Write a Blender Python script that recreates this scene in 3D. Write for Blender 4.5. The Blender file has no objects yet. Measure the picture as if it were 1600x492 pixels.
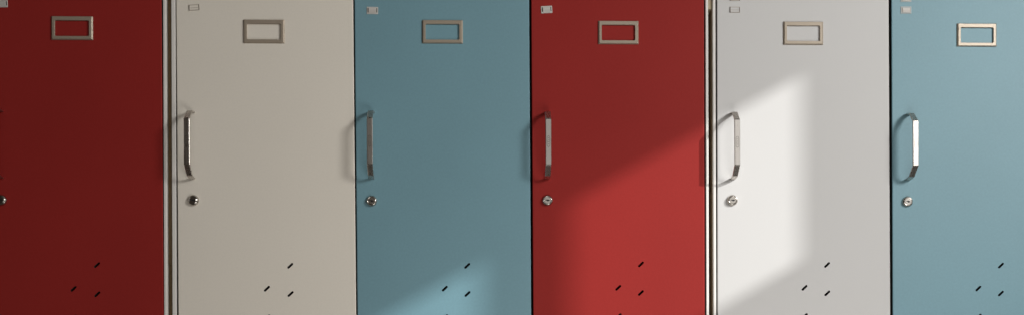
import bpy, bmesh, math, random
from mathutils import Vector, Matrix
random.seed(7)
scn = bpy.context.scene
COL = scn.collection

# ------------------------------------------------------------------ camera
cam_d = bpy.data.cameras.new("camera"); cam = bpy.data.objects.new("camera", cam_d); COL.objects.link(cam)
scn.camera = cam
cam_d.sensor_fit = 'HORIZONTAL'; cam_d.sensor_width = 36; cam_d.lens = 36.0
cam_d.shift_y = 309/1600; cam_d.clip_start = 0.01; cam_d.clip_end = 200
Rw = [(0.99956023, -0.00326999, 0.02947283), (0.00333399, 0.99999219, -0.00212267), (-0.02946566, 0.00222, 0.99956333)]
m = Matrix.Identity(4)
for c, (rx, ry, rz) in enumerate(Rw):
    m[0][c] = rx; m[1][c] = -rz; m[2][c] = ry
m[0][3], m[1][3], m[2][3] = 0.50872, -1.73153, 1.6 - 0.5612
cam.matrix_world = m
scn.render.resolution_x = 1024; scn.render.resolution_y = 314
scn.view_settings.view_transform = 'Standard'; scn.view_settings.look = 'None'
scn.view_settings.exposure = 0; scn.view_settings.gamma = 1

# ------------------------------------------------------------------ room light (dim, warm, brighter towards the window side)
W = bpy.data.worlds.new("World"); scn.world = W; W.use_nodes = True
nt = W.node_tree; nt.nodes.clear()
out = nt.nodes.new('ShaderNodeOutputWorld'); bg = nt.nodes.new('ShaderNodeBackground')
tc = nt.nodes.new('ShaderNodeTexCoord'); sp = nt.nodes.new('ShaderNodeSeparateXYZ')
mr = nt.nodes.new('ShaderNodeMapRange'); cr = nt.nodes.new('ShaderNodeValToRGB')
nt.links.new(tc.outputs['Generated'], sp.inputs[0]); nt.links.new(sp.outputs['X'], mr.inputs['Value'])
mr.inputs['From Min'].default_value = -1; mr.inputs['From Max'].default_value = 1
nt.links.new(mr.outputs[0], cr.inputs[0])
def ramp(node, stops):
    el = node.color_ramp.elements
    el[0].position, el[0].color = stops[0][0], (*stops[0][1], 1)
    el[1].position, el[1].color = stops[-1][0], (*stops[-1][1], 1)
    for p, c in stops[1:-1]: el.new(p).color = (*c, 1)
# the dim room all round ...
ramp(cr, [(0.34, (0.026, 0.019, 0.014)), (0.45, (0.055, 0.043, 0.033)), (0.56, (0.10, 0.09, 0.08)), (0.74, (0.17, 0.165, 0.155))])
# ... and its bright far side, right behind the viewer: a band from a little below to a little above eye level
c2 = nt.nodes.new('ShaderNodeValToRGB'); nt.links.new(mr.outputs[0], c2.inputs[0])
ramp(c2, [(0.47, (0.0, 0.0, 0.0)), (0.505, (0.30, 0.29, 0.285)), (0.54, (0.58, 0.57, 0.56)), (0.60, (1.0, 0.99, 0.97)), (0.69, (0.70, 0.69, 0.69)), (0.77, (0.25, 0.25, 0.25)), (0.88, (0.1, 0.1, 0.1))])
zs = nt.nodes.new('ShaderNodeMath'); zs.operation = 'SUBTRACT'; nt.links.new(sp.outputs['Z'], zs.inputs[0]); zs.inputs[1].default_value = 0.03
za = nt.nodes.new('ShaderNodeMath'); za.operation = 'ABSOLUTE'; nt.links.new(zs.outputs[0], za.inputs[0])
zm = nt.nodes.new('ShaderNodeMapRange'); zm.interpolation_type = 'SMOOTHSTEP'; nt.links.new(za.outputs[0], zm.inputs['Value'])
zm.inputs['From Min'].default_value = 0.17; zm.inputs['From Max'].default_value = 0.46
zm.inputs['To Min'].default_value = 1; zm.inputs['To Max'].default_value = 0
sc_ = nt.nodes.new('ShaderNodeVectorMath'); sc_.operation = 'SCALE'; nt.links.new(c2.outputs[0], sc_.inputs[0]); nt.links.new(zm.outputs[0], sc_.inputs['Scale'])
av = nt.nodes.new('ShaderNodeVectorMath'); av.operation = 'ADD'; nt.links.new(cr.outputs[0], av.inputs[0]); nt.links.new(sc_.outputs[0], av.inputs[1])
nt.links.new(av.outputs[0], bg.inputs[0]); bg.inputs[1].default_value = 1.0
nt.links.new(bg.outputs[0], out.inputs[0])

def area_lamp(name, loc, target, sx, sy, power, col):
    d = bpy.data.lights.new(name, 'AREA'); d.shape = 'RECTANGLE'; d.size = sx; d.size_y = sy
    d.energy = power; d.color = col
    o = bpy.data.objects.new(name, d); COL.objects.link(o); o.location = loc
    o.rotation_euler = (Vector(target) - Vector(loc)).to_track_quat('-Z', 'Y').to_euler()
    return o
# window on the right side of the room, skylight through it
area_lamp("window_light", (2.42, -1.60, 2.10), (0.55, 0.0, 1.25), 0.50, 0.56, 32.5, (1.0, 0.995, 0.98))
# added low fill lamp, brightens the lower middle of the doors
area_lamp("low_fill_light", (0.98, -1.0, 0.50), (0.95, 0.0, 1.1), 0.7, 0.45, 5.0, (1.0, 0.97, 0.94))
# low sun entering through two panes high in the side wall
sd = bpy.data.lights.new("sun_beam_light", 'SPOT'); sd.energy = 17500; sd.shadow_soft_size = 0.14
sd.color = (1.0, 1.0, 0.99); sd.spot_size = math.radians(14); sd.spot_blend = 0.1
so = bpy.data.objects.new("sun_beam_light", sd); COL.objects.link(so); so.location = (16.3, -9.85, 9.87)
so.rotation_euler = (Vector((2.6, -1.2, 2.2)) - so.location).to_track_quat('-Z', 'Y').to_euler()

# ------------------------------------------------------------------ materials
def mat(name): 
    M = bpy.data.materials.new(name); M.use_nodes = True
    return M, M.node_tree, M.node_tree.nodes['Principled BSDF']
def paint(name, col, rough=0.42, var=0.05, spec=0.45, bump=0.05, tint=None, ior=1.5, rv=0.07):
    M, t, b = mat(name)
    N = t.nodes; L = t.links
    tc = N.new('ShaderNodeTexCoord')
    n1 = N.new('ShaderNodeTexNoise'); n1.inputs['Scale'].default_value = 5; n1.inputs['Detail'].default_value = 5
    n2 = N.new('ShaderNodeTexNoise'); n2.inputs['Scale'].default_value = 280; n2.inputs['Detail'].default_value = 3
    n3 = N.new('ShaderNodeTexNoise'); n3.inputs['Scale'].default_value = 60; n3.inputs['Detail'].default_value = 4
    for n in (n1, n2, n3): L.new(tc.outputs['Object'], n.inputs['Vector'])
    m1 = N.new('ShaderNodeMix'); m1.data_type = 'RGBA'
    c2 = tint or tuple(c*(1-var*2.2) for c in col)
    m1.inputs['A'].default_value = (*[min(1, c*(1+var)) for c in col], 1); m1.inputs['B'].default_value = (*c2, 1)
    ad = N.new('ShaderNodeMath'); ad.operation = 'MULTIPLY_ADD'
    L.new(n2.outputs['Fac'], ad.inputs[0]); ad.inputs[1].default_value = 0.55
    ad2 = N.new('ShaderNodeMath'); ad2.operation = 'MULTIPLY'; L.new(n1.outputs['Fac'], ad2.inputs[0]); ad2.inputs[1].default_value = 0.45
    L.new(ad2.outputs[0], ad.inputs[2])
    L.new(ad.outputs[0], m1.inputs['Factor'])
    L.new(m1.outputs['Result'], b.inputs['Base Color'])
    rr = N.new('ShaderNodeMapRange'); L.new(n3.outputs['Fac'], rr.inputs['Value'])
    rr.inputs['To Min'].default_value = rough-rv; rr.inputs['To Max'].default_value = rough+rv
    L.new(rr.outputs[0], b.inputs['Roughness'])
    b.inputs['Specular IOR Level'].default_value = spec; b.inputs['IOR'].default_value = ior
    bp = N.new('ShaderNodeBump'); bp.inputs['Strength'].default_value = bump; bp.inputs['Distance'].default_value = 0.001
    L.new(n2.outputs['Fac'], bp.inputs['Height']); L.new(bp.outputs[0], b.inputs['Normal'])
    return M
def metal(name, col, rough, bump=0.04, stretch=(1, 1, 1), metallic=1.0):
    M, t, b = mat(name); N = t.nodes; L = t.links
    tc = N.new('ShaderNodeTexCoord'); mp = N.new('ShaderNodeMapping'); mp.inputs['Scale'].default_value = stretch
    n = N.new('ShaderNodeTexNoise'); n.inputs['Scale'].default_value = 300; n.inputs['Detail'].default_value = 4
    L.new(tc.outputs['Object'], mp.inputs[0]); L.new(mp.outputs[0], n.inputs['Vector'])
    b.inputs['Base Color'].default_value = (*col, 1); b.inputs['Metallic'].default_value = metallic
    rr = N.new('ShaderNodeMapRange'); L.new(n.outputs['Fac'], rr.inputs['Value'])
    rr.inputs['To Min'].default_value = rough-0.08; rr.inputs['To Max'].default_value = rough+0.1
    L.new(rr.outputs[0], b.inputs['Roughness'])
    bp = N.new('ShaderNodeBump'); bp.inputs['Strength'].default_value = bump; bp.inputs['Distance'].default_value = 0.0005
    L.new(n.outputs['Fac'], bp.inputs['Height']); L.new(bp.outputs[0], b.inputs['Normal'])
    return M
def flat(name, col, rough=0.6):
    M, t, b = mat(name); b.inputs['Base Color'].default_value = (*col, 1); b.inputs['Roughness'].default_value = rough
    return M
MRED = paint('red_paint', (0.325, 0.025, 0.021), 0.55, 0.12, spec=0.13)
MCREAM = paint('cream_paint', (0.86, 0.80, 0.70), 0.55, 0.04, spec=0.3)
MWHITE = paint('white_paint', (0.63, 0.62, 0.605), 0.55, 0.015, spec=0.3)
MBLUE = paint('blue_paint', (0.168, 0.338, 0.400), 0.60, 0.11, spec=0.5, ior=1.75, rv=0.02)
MFRAME = paint('frame_paint', (0.82, 0.79, 0.74), 0.45, 0.04)
MSIDE = paint('gap_tint_brown', (0.42, 0.30, 0.18), 0.6, 0.15)  # brown puts the warm bounce and shade of the gaps into the sides
MBACK = flat('recess_shade_black', (0.012, 0.011, 0.010), 0.8)  # near black: shade of slots, gaps and cabinet inside put into the colour
MGASK = flat('black_rubber', (0.006, 0.006, 0.006), 0.7)
MHAND = metal('brushed_steel', (0.56, 0.525, 0.485), 0.27, 0.012, (1, 1, 0.05))
MENGR = flat('engraving', (0.10, 0.085, 0.07), 0.5)
MHOLD = metal('bronze_anodised', (0.40, 0.335, 0.26), 0.44, 0.01, metallic=0.3)
MLOCK = metal('polished_chrome', (0.52, 0.485, 0.44), 0.20, 0.02)
MKEY = flat('keyhole_black', (0.005, 0.005, 0.005), 0.6)
MTAGM = metal('pale_metal', (0.62, 0.58, 0.54), 0.5, 0.05, metallic=0.3)
MTAN = flat('tan_strip', (0.40, 0.33, 0.22), 0.7)
MFILL = paint('gap_fill_brown', (0.26, 0.18, 0.10), 0.8, 0.35, spec=0.1)  # brown of the added gap strip, stands for warm bounce light
MWALL = paint('plaster', (0.6, 0.58, 0.54), 0.8, 0.03, spec=0.2)
MFLOOR = paint('floor_finish', (0.10, 0.085, 0.07), 0.5, 0.1)

# ------------------------------------------------------------------ mesh helpers
def link(name, bm, mats, parent=None, smooth=False):
    me = bpy.data.meshes.new(name); bm.normal_update(); bm.to_mesh(me); bm.free()
    for x in mats: me.materials.append(x)
    if smooth:
        for p in me.polygons: p.use_smooth = True
    o = bpy.data.objects.new(name, me); COL.objects.link(o)
    if parent: o.parent = parent
    return o
def box(bm, x0, x1, y0, y1, z0, z1, mi=0, bevel=0, seg=2):
    b2 = bmesh.new(); bmesh.ops.create_cube(b2, size=1)
    for v in b2.verts:
        v.co = Vector((x0 if v.co.x < 0 else x1, y0 if v.co.y < 0 else y1, z0 if v.co.z < 0 else z1))
    if bevel: bmesh.ops.bevel(b2, geom=list(b2.edges), offset=bevel, segments=seg, affect='EDGES', profile=0.5)
    for f in b2.faces: f.material_index = mi
    merge(bm, b2)
def merge(bm, b2):
    me = bpy.data.meshes.new('tmp'); b2.to_mesh(me); b2.free(); bm.from_mesh(me); bpy.data.meshes.remove(me)
def tag(o, label, cat, group=None):
    o['label'] = label; o['category'] = cat
    if group: o['group'] = group
def struct(o): o['kind'] = 'structure'

# ------------------------------------------------------------------ door with slots cut through it
Z0, Z1 = 0.115, 1.735
def slot_prism(bm, cx, cz, L=0.0124, Wd=0.0038, ang=math.radians(43), y0=-0.01, y1=0.0155):
    r = Wd/2; h = L/2-r; pts = []
    for s, a0 in ((1, -90), (-1, 90)):
        for i in range(7):
            a = math.radians(a0+i*30); pts.append((s*h+r*math.cos(a), r*math.sin(a)))
    ca, sa = math.cos(ang), math.sin(ang)
    P = [(cx+x*ca-z*sa, cz+x*sa+z*ca) for x, z in pts]
    A = [bm.verts.new((x, y0, z)) for x, z in P]; B = [bm.verts.new((x, y1, z)) for x, z in P]
    n = len(P); fs = [bm.faces.new(A), bm.faces.new(B[::-1])]
    for i in range(n): fs.append(bm.faces.new((A[i], B[i], B[(i+1) % n], A[(i+1) % n])[::-1]))
    for f in fs: f.material_index = 1  # slot walls take the near-black shade colour
def make_door(xl, xr, sl, sr, M, slots, parent):
    """xl/xr = edges at z=1.368; sl/sr = lean of each edge per metre (hinges never hang quite true)"""
    b = bmesh.new(); bmesh.ops.create_cube(b, size=1)
    for v in b.verts:
        z = Z0 if v.co.z < 0 else Z1
        x = (xl+sl*(z-1.368)) if v.co.x < 0 else (xr+sr*(z-1.368))
        v.co = Vector((x, 0.0 if v.co.y < 0 else 0.018, z))
    bmesh.ops.bevel(b, geom=list(b.edges), offset=0.0014, segments=3, affect='EDGES', profile=0.5)
    b.normal_update()
    for f in b.faces:
        if abs(f.normal.x) > 0.99 and f.calc_area() > 0.005: f.material_index = 1   # edges blackened, the shade of the door gaps put into colour
    o = link('door', b, [M, MBACK])
    c = bmesh.new()
    for x, z in slots: slot_prism(c, x, z)
    bmesh.ops.recalc_face_normals(c, faces=c.faces)
    cu = link('cutter', c, [M, MBACK])
    md = o.modifiers.new('cut', 'BOOLEAN'); md.operation = 'DIFFERENCE'; md.solver = 'EXACT'; md.object = cu
    dg = bpy.context.evaluated_depsgraph_get(); dg.update()
    me = bpy.data.meshes.new_from_object(o.evaluated_get(dg))
    o.modifiers.clear(); old = o.data; o.data = me; me.name = 'door'
    if len(me.materials) < 2:
        me.materials.clear(); me.materials.append(M); me.materials.append(MBACK)
    bpy.data.meshes.remove(old); cm = cu.data; bpy.data.objects.remove(cu); bpy.data.meshes.remove(cm)
    o.parent = parent
    return o

# ------------------------------------------------------------------ handle: bent steel strap with a bevelled edge
def handle_mesh():
    t = 0.0025
    pr = [(0.0, 0.0565), (0.006, 0.0565), (0.0165, 0.0545), (0.0185, 0.0532), (0.0325, 0.0392), (0.0340, 0.0372)]
    outer = pr + [(d, -z) for d, z in pr[::-1]]
    n = len(outer); inner = []
    for i, (d, z) in enumerate(outer):
        a = outer[max(i-1, 0)]; c = outer[min(i+1, n-1)]
        tx, tz = c[0]-a[0], c[1]-a[1]; l = math.hypot(tx, tz); nx, nz = -tz/l, tx/l
        # inward = towards centre of handle
        if (nx*(0.0-d) + nz*(0.0-z)) < 0: nx, nz = -nx, -nz
        inner.append((d+nx*t, z+nz*t))
    inner[0] = (0.0, 0.0565-t); inner[-1] = (0.0, -0.0565+t)
    hw = 0.0049; e = 0.0009
    # cross-section ring (x, blend 0 outer .. 1 inner)
    ring = [(-hw, 0.62), (-hw+e*0.3, 0.2), (-hw+e, 0.0), (hw-e, 0.0), (hw-e*0.3, 0.22), (hw, 0.66), (hw, 0.85), (hw-e*0.5, 1.0), (-hw+e*0.5, 1.0), (-hw, 0.8)]
    b = bmesh.new(); rows = []
    for i in range(n):
        row = []
        for x, f in ring:
            d = outer[i][0]*(1-f)+inner[i][0]*f; z = outer[i][1]*(1-f)+inner[i][1]*f
            row.append(b.verts.new((x, -d, z)))
        rows.append(row)
    m_ = len(ring)
    for i in range(n-1):
        for j in range(m_):
            b.faces.new((rows[i][j], rows[i][(j+1) % m_], rows[i+1][(j+1) % m_], rows[i+1][j]))
    b.faces.new(rows[0]); b.faces.new(rows[-1][::-1])
    bmesh.ops.recalc_face_normals(b, faces=b.faces)
    # pressed oval mark with worn strokes in the upper middle of the bar
    zc = 0.0005; 
    def ringstrip(hwid, hlen, w, y, mi):
        P = []; 
        for s, a0 in ((1, 0), (-1, 180)):
            for i in range(9):
                a = math.radians(a0+i*22.5); P.append((math.cos(a), math.sin(a), s))
        A = [b.verts.new((cx*hwid, y, zc+s*(hlen-hwid)+cz*hwid)) for cx, cz, s in P]
        B = [b.verts.new((cx*(hwid-w), y, zc+s*(hlen-hwid)+cz*(hwid-w))) for cx, cz, s in P]
        k = len(P)
        for i in range(k):
            f = b.faces.new((A[i], A[(i+1) % k], B[(i+1) % k], B[i])); f.material_index = mi
    ringstrip(0.0026, 0.0092, 0.00055, -0.03412, 1)
    for zz, xx, ww in ((0.0055, 0.0, 0.0011), (0.0022, 0.0003, 0.0008), (-0.0008, -0.0002, 0.0011), (-0.0040, 0.0, 0.0009)):
        q = [b.verts.new((xx+sx*ww, -0.03412, zc+zz+sz*0.00045)) for sx, sz in ((-1, -1), (1, -0.4), (1, 1), (-1, 0.4))]
        f = b.faces.new(q); f.material_index = 1
    me = bpy.data.meshes.new('handle'); b.normal_update(); b.to_mesh(me); b.free()
    me.materials.append(MHAND); me.materials.append(MENGR)
    return me
HANDLE = handle_mesh()

# ------------------------------------------------------------------ cam lock
def lock_mesh():
    prof = [(0.0092, 0), (0.0092, -0.0012), (0.0088, -0.0024), (0.0078, -0.0040), (0.0070, -0.0047), (0.0064, -0.0048), (0.0061, -0.0042), (0.0058, -0.0042), (0.0055, -0.0050), (0.0, -0.0050)]
    b = bmesh.new(); S = 40; rows = []
    for r, y in prof[:-1]:
        rows.append([b.verts.new((r*math.cos(2*math.pi*i/S), y, r*math.sin(2*math.pi*i/S))) for i in range(S)])
    for a, c in zip(rows, rows[1:]):
        for i in range(S): b.faces.new((a[i], a[(i+1) % S], c[(i+1) % S], c[i]))
    b.faces.new(rows[-1])
    bmesh.ops.recalc_face_normals(b, faces=b.faces)
    for f in b.faces: f.smooth = len(f.verts) == 4
    # keyhole: a horizontal slit with a wider middle
    pts = [(-0.0031, 0.0008), (-0.0016, 0.0010), (-0.0006, 0.0007), (0.0004, 0.0010), (0.0014, 0.0006), (0.0030, -0.0001), (0.0030, -0.0009), (0.0014, -0.0009), (0.0006, -0.0016), (-0.0004, -0.0012), (-0.0014, -0.0002), (-0.0031, -0.0001)]
    f = b.faces.new([b.verts.new((x, -0.00506, z)) for x, z in [(a*1.2, c*1.35) for a, c in pts]]); f.material_index = 1
    f.normal_update()
    if f.normal.y > 0: f.normal_flip()
    me = bpy.data.meshes.new('lock'); b.to_mesh(me); b.free()
    me.materials.append(MLOCK); me.materials.append(MKEY)
    return me
LOCK = lock_mesh()

# ------------------------------------------------------------------ card holder: pressed frame, open in the middle, slotted side
def holder_mesh():
    # origin = centre; 68 x 39.5 mm, bevelled outside edge, rounded opening
    b = bmesh.new()
    def rr(x0, x1, z0, z1, r, y, n=4):
        P = []
        for cx, cz, a0 in ((x1-r, z1-r, 0), (x0+r, z1-r, 90), (x0+r, z0+r, 180), (x1-r, z0+r, 270)):
            for i in range(n+1):
                a = math.radians(a0+90*i/n); P.append(b.verts.new((cx+r*math.cos(a), y, cz+r*math.sin(a))))
        return P
    H = 0.0030
    R = [rr(-.0343, .0343, -.0197, .0197, .0006, 0.0), rr(-.0341, .0341, -.0195, .0195, .0006, -H*0.45),
         rr(-.0322, .0322, -.0184, .0184, .0008, -H), rr(-.0287, .0285, -.0140, .0128, .0022, -H), rr(-.0284, .0282, -.0137, .0125, .0020, -H+.0004),
         rr(-.0284, .0282, -.0137, .0125, .0020, 0.0)]
    for a, c in zip(R, R[1:]):
        k = len(a)
        for i in range(k): b.faces.new((a[i], a[(i+1) % k], c[(i+1) % k], c[i]))
    bmesh.ops.recalc_face_normals(b, faces=b.faces)
    me = bpy.data.meshes.new('card_holder'); b.to_mesh(me); b.free(); me.materials.append(MHOLD)
    return me
HOLD = holder_mesh()

# ------------------------------------------------------------------ small pressed number tag near the top of a door
def tag_mesh(w, h, mats):
    b = bmesh.new()
    box(b, -w/2, w/2, -0.0007, 0.0, -h/2, h/2, 0, 0.0003, 1)
    box(b, -w/2+.0030, w/2-.0030, -0.0016, -0.0008, -h/2+.0016, h/2-.0026, 1, 0.0004, 1)
    for s in (-1, 1): box(b, s*(w/2-.0022)-.00065, s*(w/2-.0022)+.00065, -0.0009, -0.00071, -h/2+.0028, h/2-.0022, 2)
    for i in range(6):
        x = -w/2+.0045+i*(w-.009)/5
        box(b, x-.00025, x+.00025, -0.00168, -0.0014, -h/2+.0028, -h/2+.0058, 3)
    me = bpy.data.meshes.new('number_tag'); b.to_mesh(me); b.free()
    for x in mats: me.materials.append(x)
    return me
MTB = flat('tag_body', (0.60, 0.57, 0.53), 0.5); MTL = flat('tag_ribs', (0.42, 0.38, 0.34), 0.6); MSL = flat('tag_slit', (0.02, 0.018, 0.015), 0.7)
MRIM = flat('tag_rim', (0.42, 0.45, 0.44), 0.5)
MSOFT = flat('tag_rib_cream', (0.44, 0.38, 0.31), 0.6); MDIM = flat('tag_slit_brown', (0.16, 0.12, 0.09), 0.7)
TAG_B = tag_mesh(0.0190, 0.0122, [MTB, MTB, MSL, MTL])
TAG_P = tag_mesh(0.0185, 0.0122, [MRIM, MTB, MTL, MTL])
def outline_tag(M):
    b = bmesh.new(); w, h = .0168, .0092
    for x0, x1, z0, z1 in ((-w/2, -w/2+.0009, -h/2, h/2), (w/2-.0009, w/2, -h/2, h/2)): box(b, x0, x1, -0.0012, 0, z0, z1, 1)
    for z in (-h/2, h/2-.0007): box(b, -w/2+.0009, w/2-.0009, -0.0010, 0, z, z+.0007, 2)
    box(b, -w/2+.0009, w/2-.0009, -0.0007, 0, -h/2+.0007, h/2-.0007, 0)
    box(b, -w/2+.002, w/2-.002, -0.00085, -0.0006, -.0008, -.0002, 2)
    me = bpy.data.meshes.new('number_tag'); b.to_mesh(me); b.free()
    for x in (M, MDIM, MSOFT): me.materials.append(x)
    return me
TAG_C = outline_tag(MCREAM); TAG_W = outline_tag(MWHITE)

def child(name, me, parent, loc, rot=0):
    o = bpy.data.objects.new(name, me); COL.objects.link(o); o.parent = parent
    o.location = loc; o.rotation_euler = (0, rot, 0)
    return o

# ------------------------------------------------------------------ cabinets
def slots_for(pts, xl):
    (ax, az), (bx, bz), (cx, cz) = pts
    out = [(ax, az), (bx, bz), (cx, cz)]
    for k in range(1, 4): out.append((bx+.0005*k, bz-.0478*k))
    for k in range(1, 3): out.append((cx+.0005*k, cz-.0478*k))
    # a second group low on the door
    out += [(x, z-0.62) for x, z in list(out)]
    return out
YF = -0.0008
def cabinet(xa, xb, wl, wr, doors, label, base_z=0.0):
    root = bpy.data.objects.new('locker_cabinet', None); COL.objects.link(root)
    root.location = (xa, 0, 0); tag(root, label, 'locker cabinet', 'steel locker cabinets standing side by side')
    b = bmesh.new(); X = lambda v: v-xa
    D = 0.50
    box(b, X(xa), X(xa)+wl, YF, 0.006, 0.0, 1.80, 0, 0.0009)
    box(b, X(xb)-wr, X(xb), YF, 0.0135, 0.0, 1.80, 0, 0.0009)
    box(b, X(xa)+.0003, X(xa)+wl-.0004, 0.005, D, 0.0005, 1.7995, 1)
    box(b, X(xb)-wr+.0004, X(xb)-.0003, 0.0125, D, 0.0005, 1.7995, 1)
    box(b, X(xa)+wl+.0002, X(xb)-wr-.0002, YF+.0004, D-.001, 1.7375, 1.799, 0, 0.0009)
    box(b, X(xa)+wl+.0002, X(xb)-wr-.0002, YF+.0004, D-.001, 0.001, 0.112, 0, 0.0009)
    link('body', b, [MFRAME, MSIDE], root)
    b = bmesh.new()
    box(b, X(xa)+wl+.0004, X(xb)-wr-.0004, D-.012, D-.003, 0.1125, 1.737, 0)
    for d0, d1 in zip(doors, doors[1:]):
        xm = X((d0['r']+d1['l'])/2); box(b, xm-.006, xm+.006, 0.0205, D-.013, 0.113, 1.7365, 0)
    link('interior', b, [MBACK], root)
    for d in doors:
        sl = [(x-xa, z) for x, z in slots_for(d['v'], 0)]
        o = make_door(d['l']-xa, d['r']-xa, d['sl'], d['sr'], d['m'], sl, root)
        if d['name']: o['label'] = d['name']
        h = child('handle', HANDLE, o, (d['h'][0]-xa, -.0001, d['h'][1]), d.get('hr', 0))
        child('lock', LOCK, o, (d['k'][0]-xa, -.0001, d['k'][1]), random.uniform(-.12, .12) + d.get('kr', 0))
        child('card_holder', HOLD, o, (d['p'][0]-xa, -.0001, d['p'][1]), d.get('pr', 0))
        for (me, tx, tz, tr) in d['t']: child('number_tag', me, o, (tx-xa, -.0001, tz), tr)
    return root
def shifted(d, dx, m_, name):
    n = dict(d); n['m'] = m_; n['name'] = name
    for kx in ('l', 'r'): n[kx] = d[kx]+dx
    for kx in ('h', 'k', 'p'): n[kx] = (d[kx][0]+dx, d[kx][1])
    n['v'] = [(x+dx, z) for x, z in d['v']]; n['t'] = [(me, x+dx, z, r) for me, x, z, r in d['t']]
    n['sl'] = n['sr'] = 0.0
    return n
red0 = dict(l=-.3190, r=-.0245, sl=-.002, sr=-.003, m=MRED, name='dark red door at the left edge, partly out of view', v=[(-.1337, 1.1886), (-.1725, 1.1491), (-.1334, 1.1400)],
            k=(-.2906, 1.2965), h=(-.2912, 1.3888), p=(-.1726, 1.5826), t=[(TAG_B, -.2882, 1.6226, math.radians(-2))])
cream = dict(l=-.0002, r=.2957, sl=-.003, sr=-.006, m=MCREAM, name='warm cream door', v=[(.1874, 1.1872), (.1483, 1.1488), (.1878, 1.1399)],
            k=(.0267, 1.2964), h=(.0252, 1.3880), p=(.1453, 1.5789), t=[(TAG_C, .0291, 1.6183, math.radians(-4))])
blue1 = dict(l=.2980, r=.5915, sl=-.006, sr=-.0035, m=MBLUE, name='teal blue door', v=[(.4846, 1.1869), (.4466, 1.1486), (.4849, 1.1395)],
            k=(.3242, 1.2957), h=(.3248, 1.3892), p=(.4443, 1.5802), t=[(TAG_B, .3266, 1.6152, math.radians(1))])
red1 = dict(l=.5950, r=.8883, sl=-.0035, sr=.0005, m=MRED, name='bright red door', v=[(.7793, 1.1891), (.7405, 1.1495), (.7791, 1.1407)],
            k=(.6206, 1.2970), h=(.6205, 1.3891), p=(.7418, 1.5806), t=[(TAG_B, .6202, 1.6188, math.radians(-3))])
white = dict(l=.9102, r=1.2067, sl=.001, sr=-.0025, m=MWHITE, name='white door', v=[(1.0984, 1.1881), (1.0593, 1.1490), (1.0986, 1.1397)],
            k=(.9355, 1.2974), h=(.9363, 1.3891), p=(1.0579, 1.5813), t=[(TAG_W, .9408, 1.6206, 0), (TAG_W, .9408, 1.6405, 0)])
blue2 = dict(l=1.2111, r=1.5045, sl=-.002, sr=-.002, m=MBLUE, name='pale blue door at the right edge', v=[(1.3994, 1.1867), (1.3601, 1.1475), (1.3993, 1.1389)],
            k=(1.2368, 1.2956), h=(1.2376, 1.3884), p=(1.3577, 1.5800), t=[(TAG_P, 1.2355, 1.6220, 0), (TAG_P, 1.2356, 1.6418, 0)])
A = cabinet(-.9180, -.0178, .0048, .0048, [shifted(cream, -.9125, MCREAM, ''), shifted(blue1, -.9145, MBLUE, ''), red0],
            'locker cabinet at far left, only its dark red door and pale right edge in view')
B = cabinet(-.0090, .8952, .0066, .0046, [cream, blue1, red1], 'middle locker cabinet with cream, teal blue and bright red doors')
Cc = cabinet(.9030, 1.8120, .0046, .0048, [white, blue2, shifted(red1, .9135, MRED, '')],
            'locker cabinet at right with a sunlit white door beside a pale blue door')
for i, c in enumerate((A, B, Cc)): c['group'] = 'steel locker cabinets standing side by side'
b = bmesh.new(); box(b, -.0033, .0033, 0.0, 0.03, -.02, .02, 0, .0006)
sp_ = link('spacer_block', b, [MTAN]); sp_.location = (.8991, 0.003, 1.6425)
tag(sp_, 'tan spacer wedged high in the narrow gap between red and white doors', 'spacer')

# added strip, its brown gives the left cabinet gap a warm lit tone
b = bmesh.new()
zz = 0.02
while zz < 1.78:
    h = random.uniform(0.18, 0.45); w = random.uniform(0.0034, 0.0041)
    box(b, -w, w, random.uniform(-.0006, .0008), 0.03, zz, min(zz+h, 1.79), 0, .0005, 1); zz += h+.0002
st = link('gap_fill_strip', b, [MFILL]); st.location = (-.01340, 0.0075, 0)
tag(st, 'added brown strip giving the narrow gap between dark red and cream doors a warm lit tone', 'packing strip')

# ------------------------------------------------------------------ setting
b = bmesh.new(); box(b, -8, 8, -8, 0.62, -0.05, -0.002)
struct(link('floor', b, [MFLOOR]))
b = bmesh.new(); box(b, -8, 2.6, 0.53, 0.62, 0.0, 3.4)
struct(link('back_wall', b, [MWALL]))
# side wall with two small high panes that let the sun in
b = bmesh.new(); xs = (2.6, 2.612)
ys = [-2.3, -1.56, -1.307, -1.229, -1.0, 0.53]
for i, (y0, y1) in enumerate(zip(ys, ys[1:])):
    if i in (1, 3):
        top = 2.345 if i == 1 else 2.363
        box(b, *xs, y0, y1, 0.0, 2.075); box(b, *xs, y0, y1, top, 3.4)
    else: box(b, *xs, y0, y1, 0.0, 3.4)
struct(link('side_wall', b, [MWALL]))
scn.cycles.max_bounces = 8
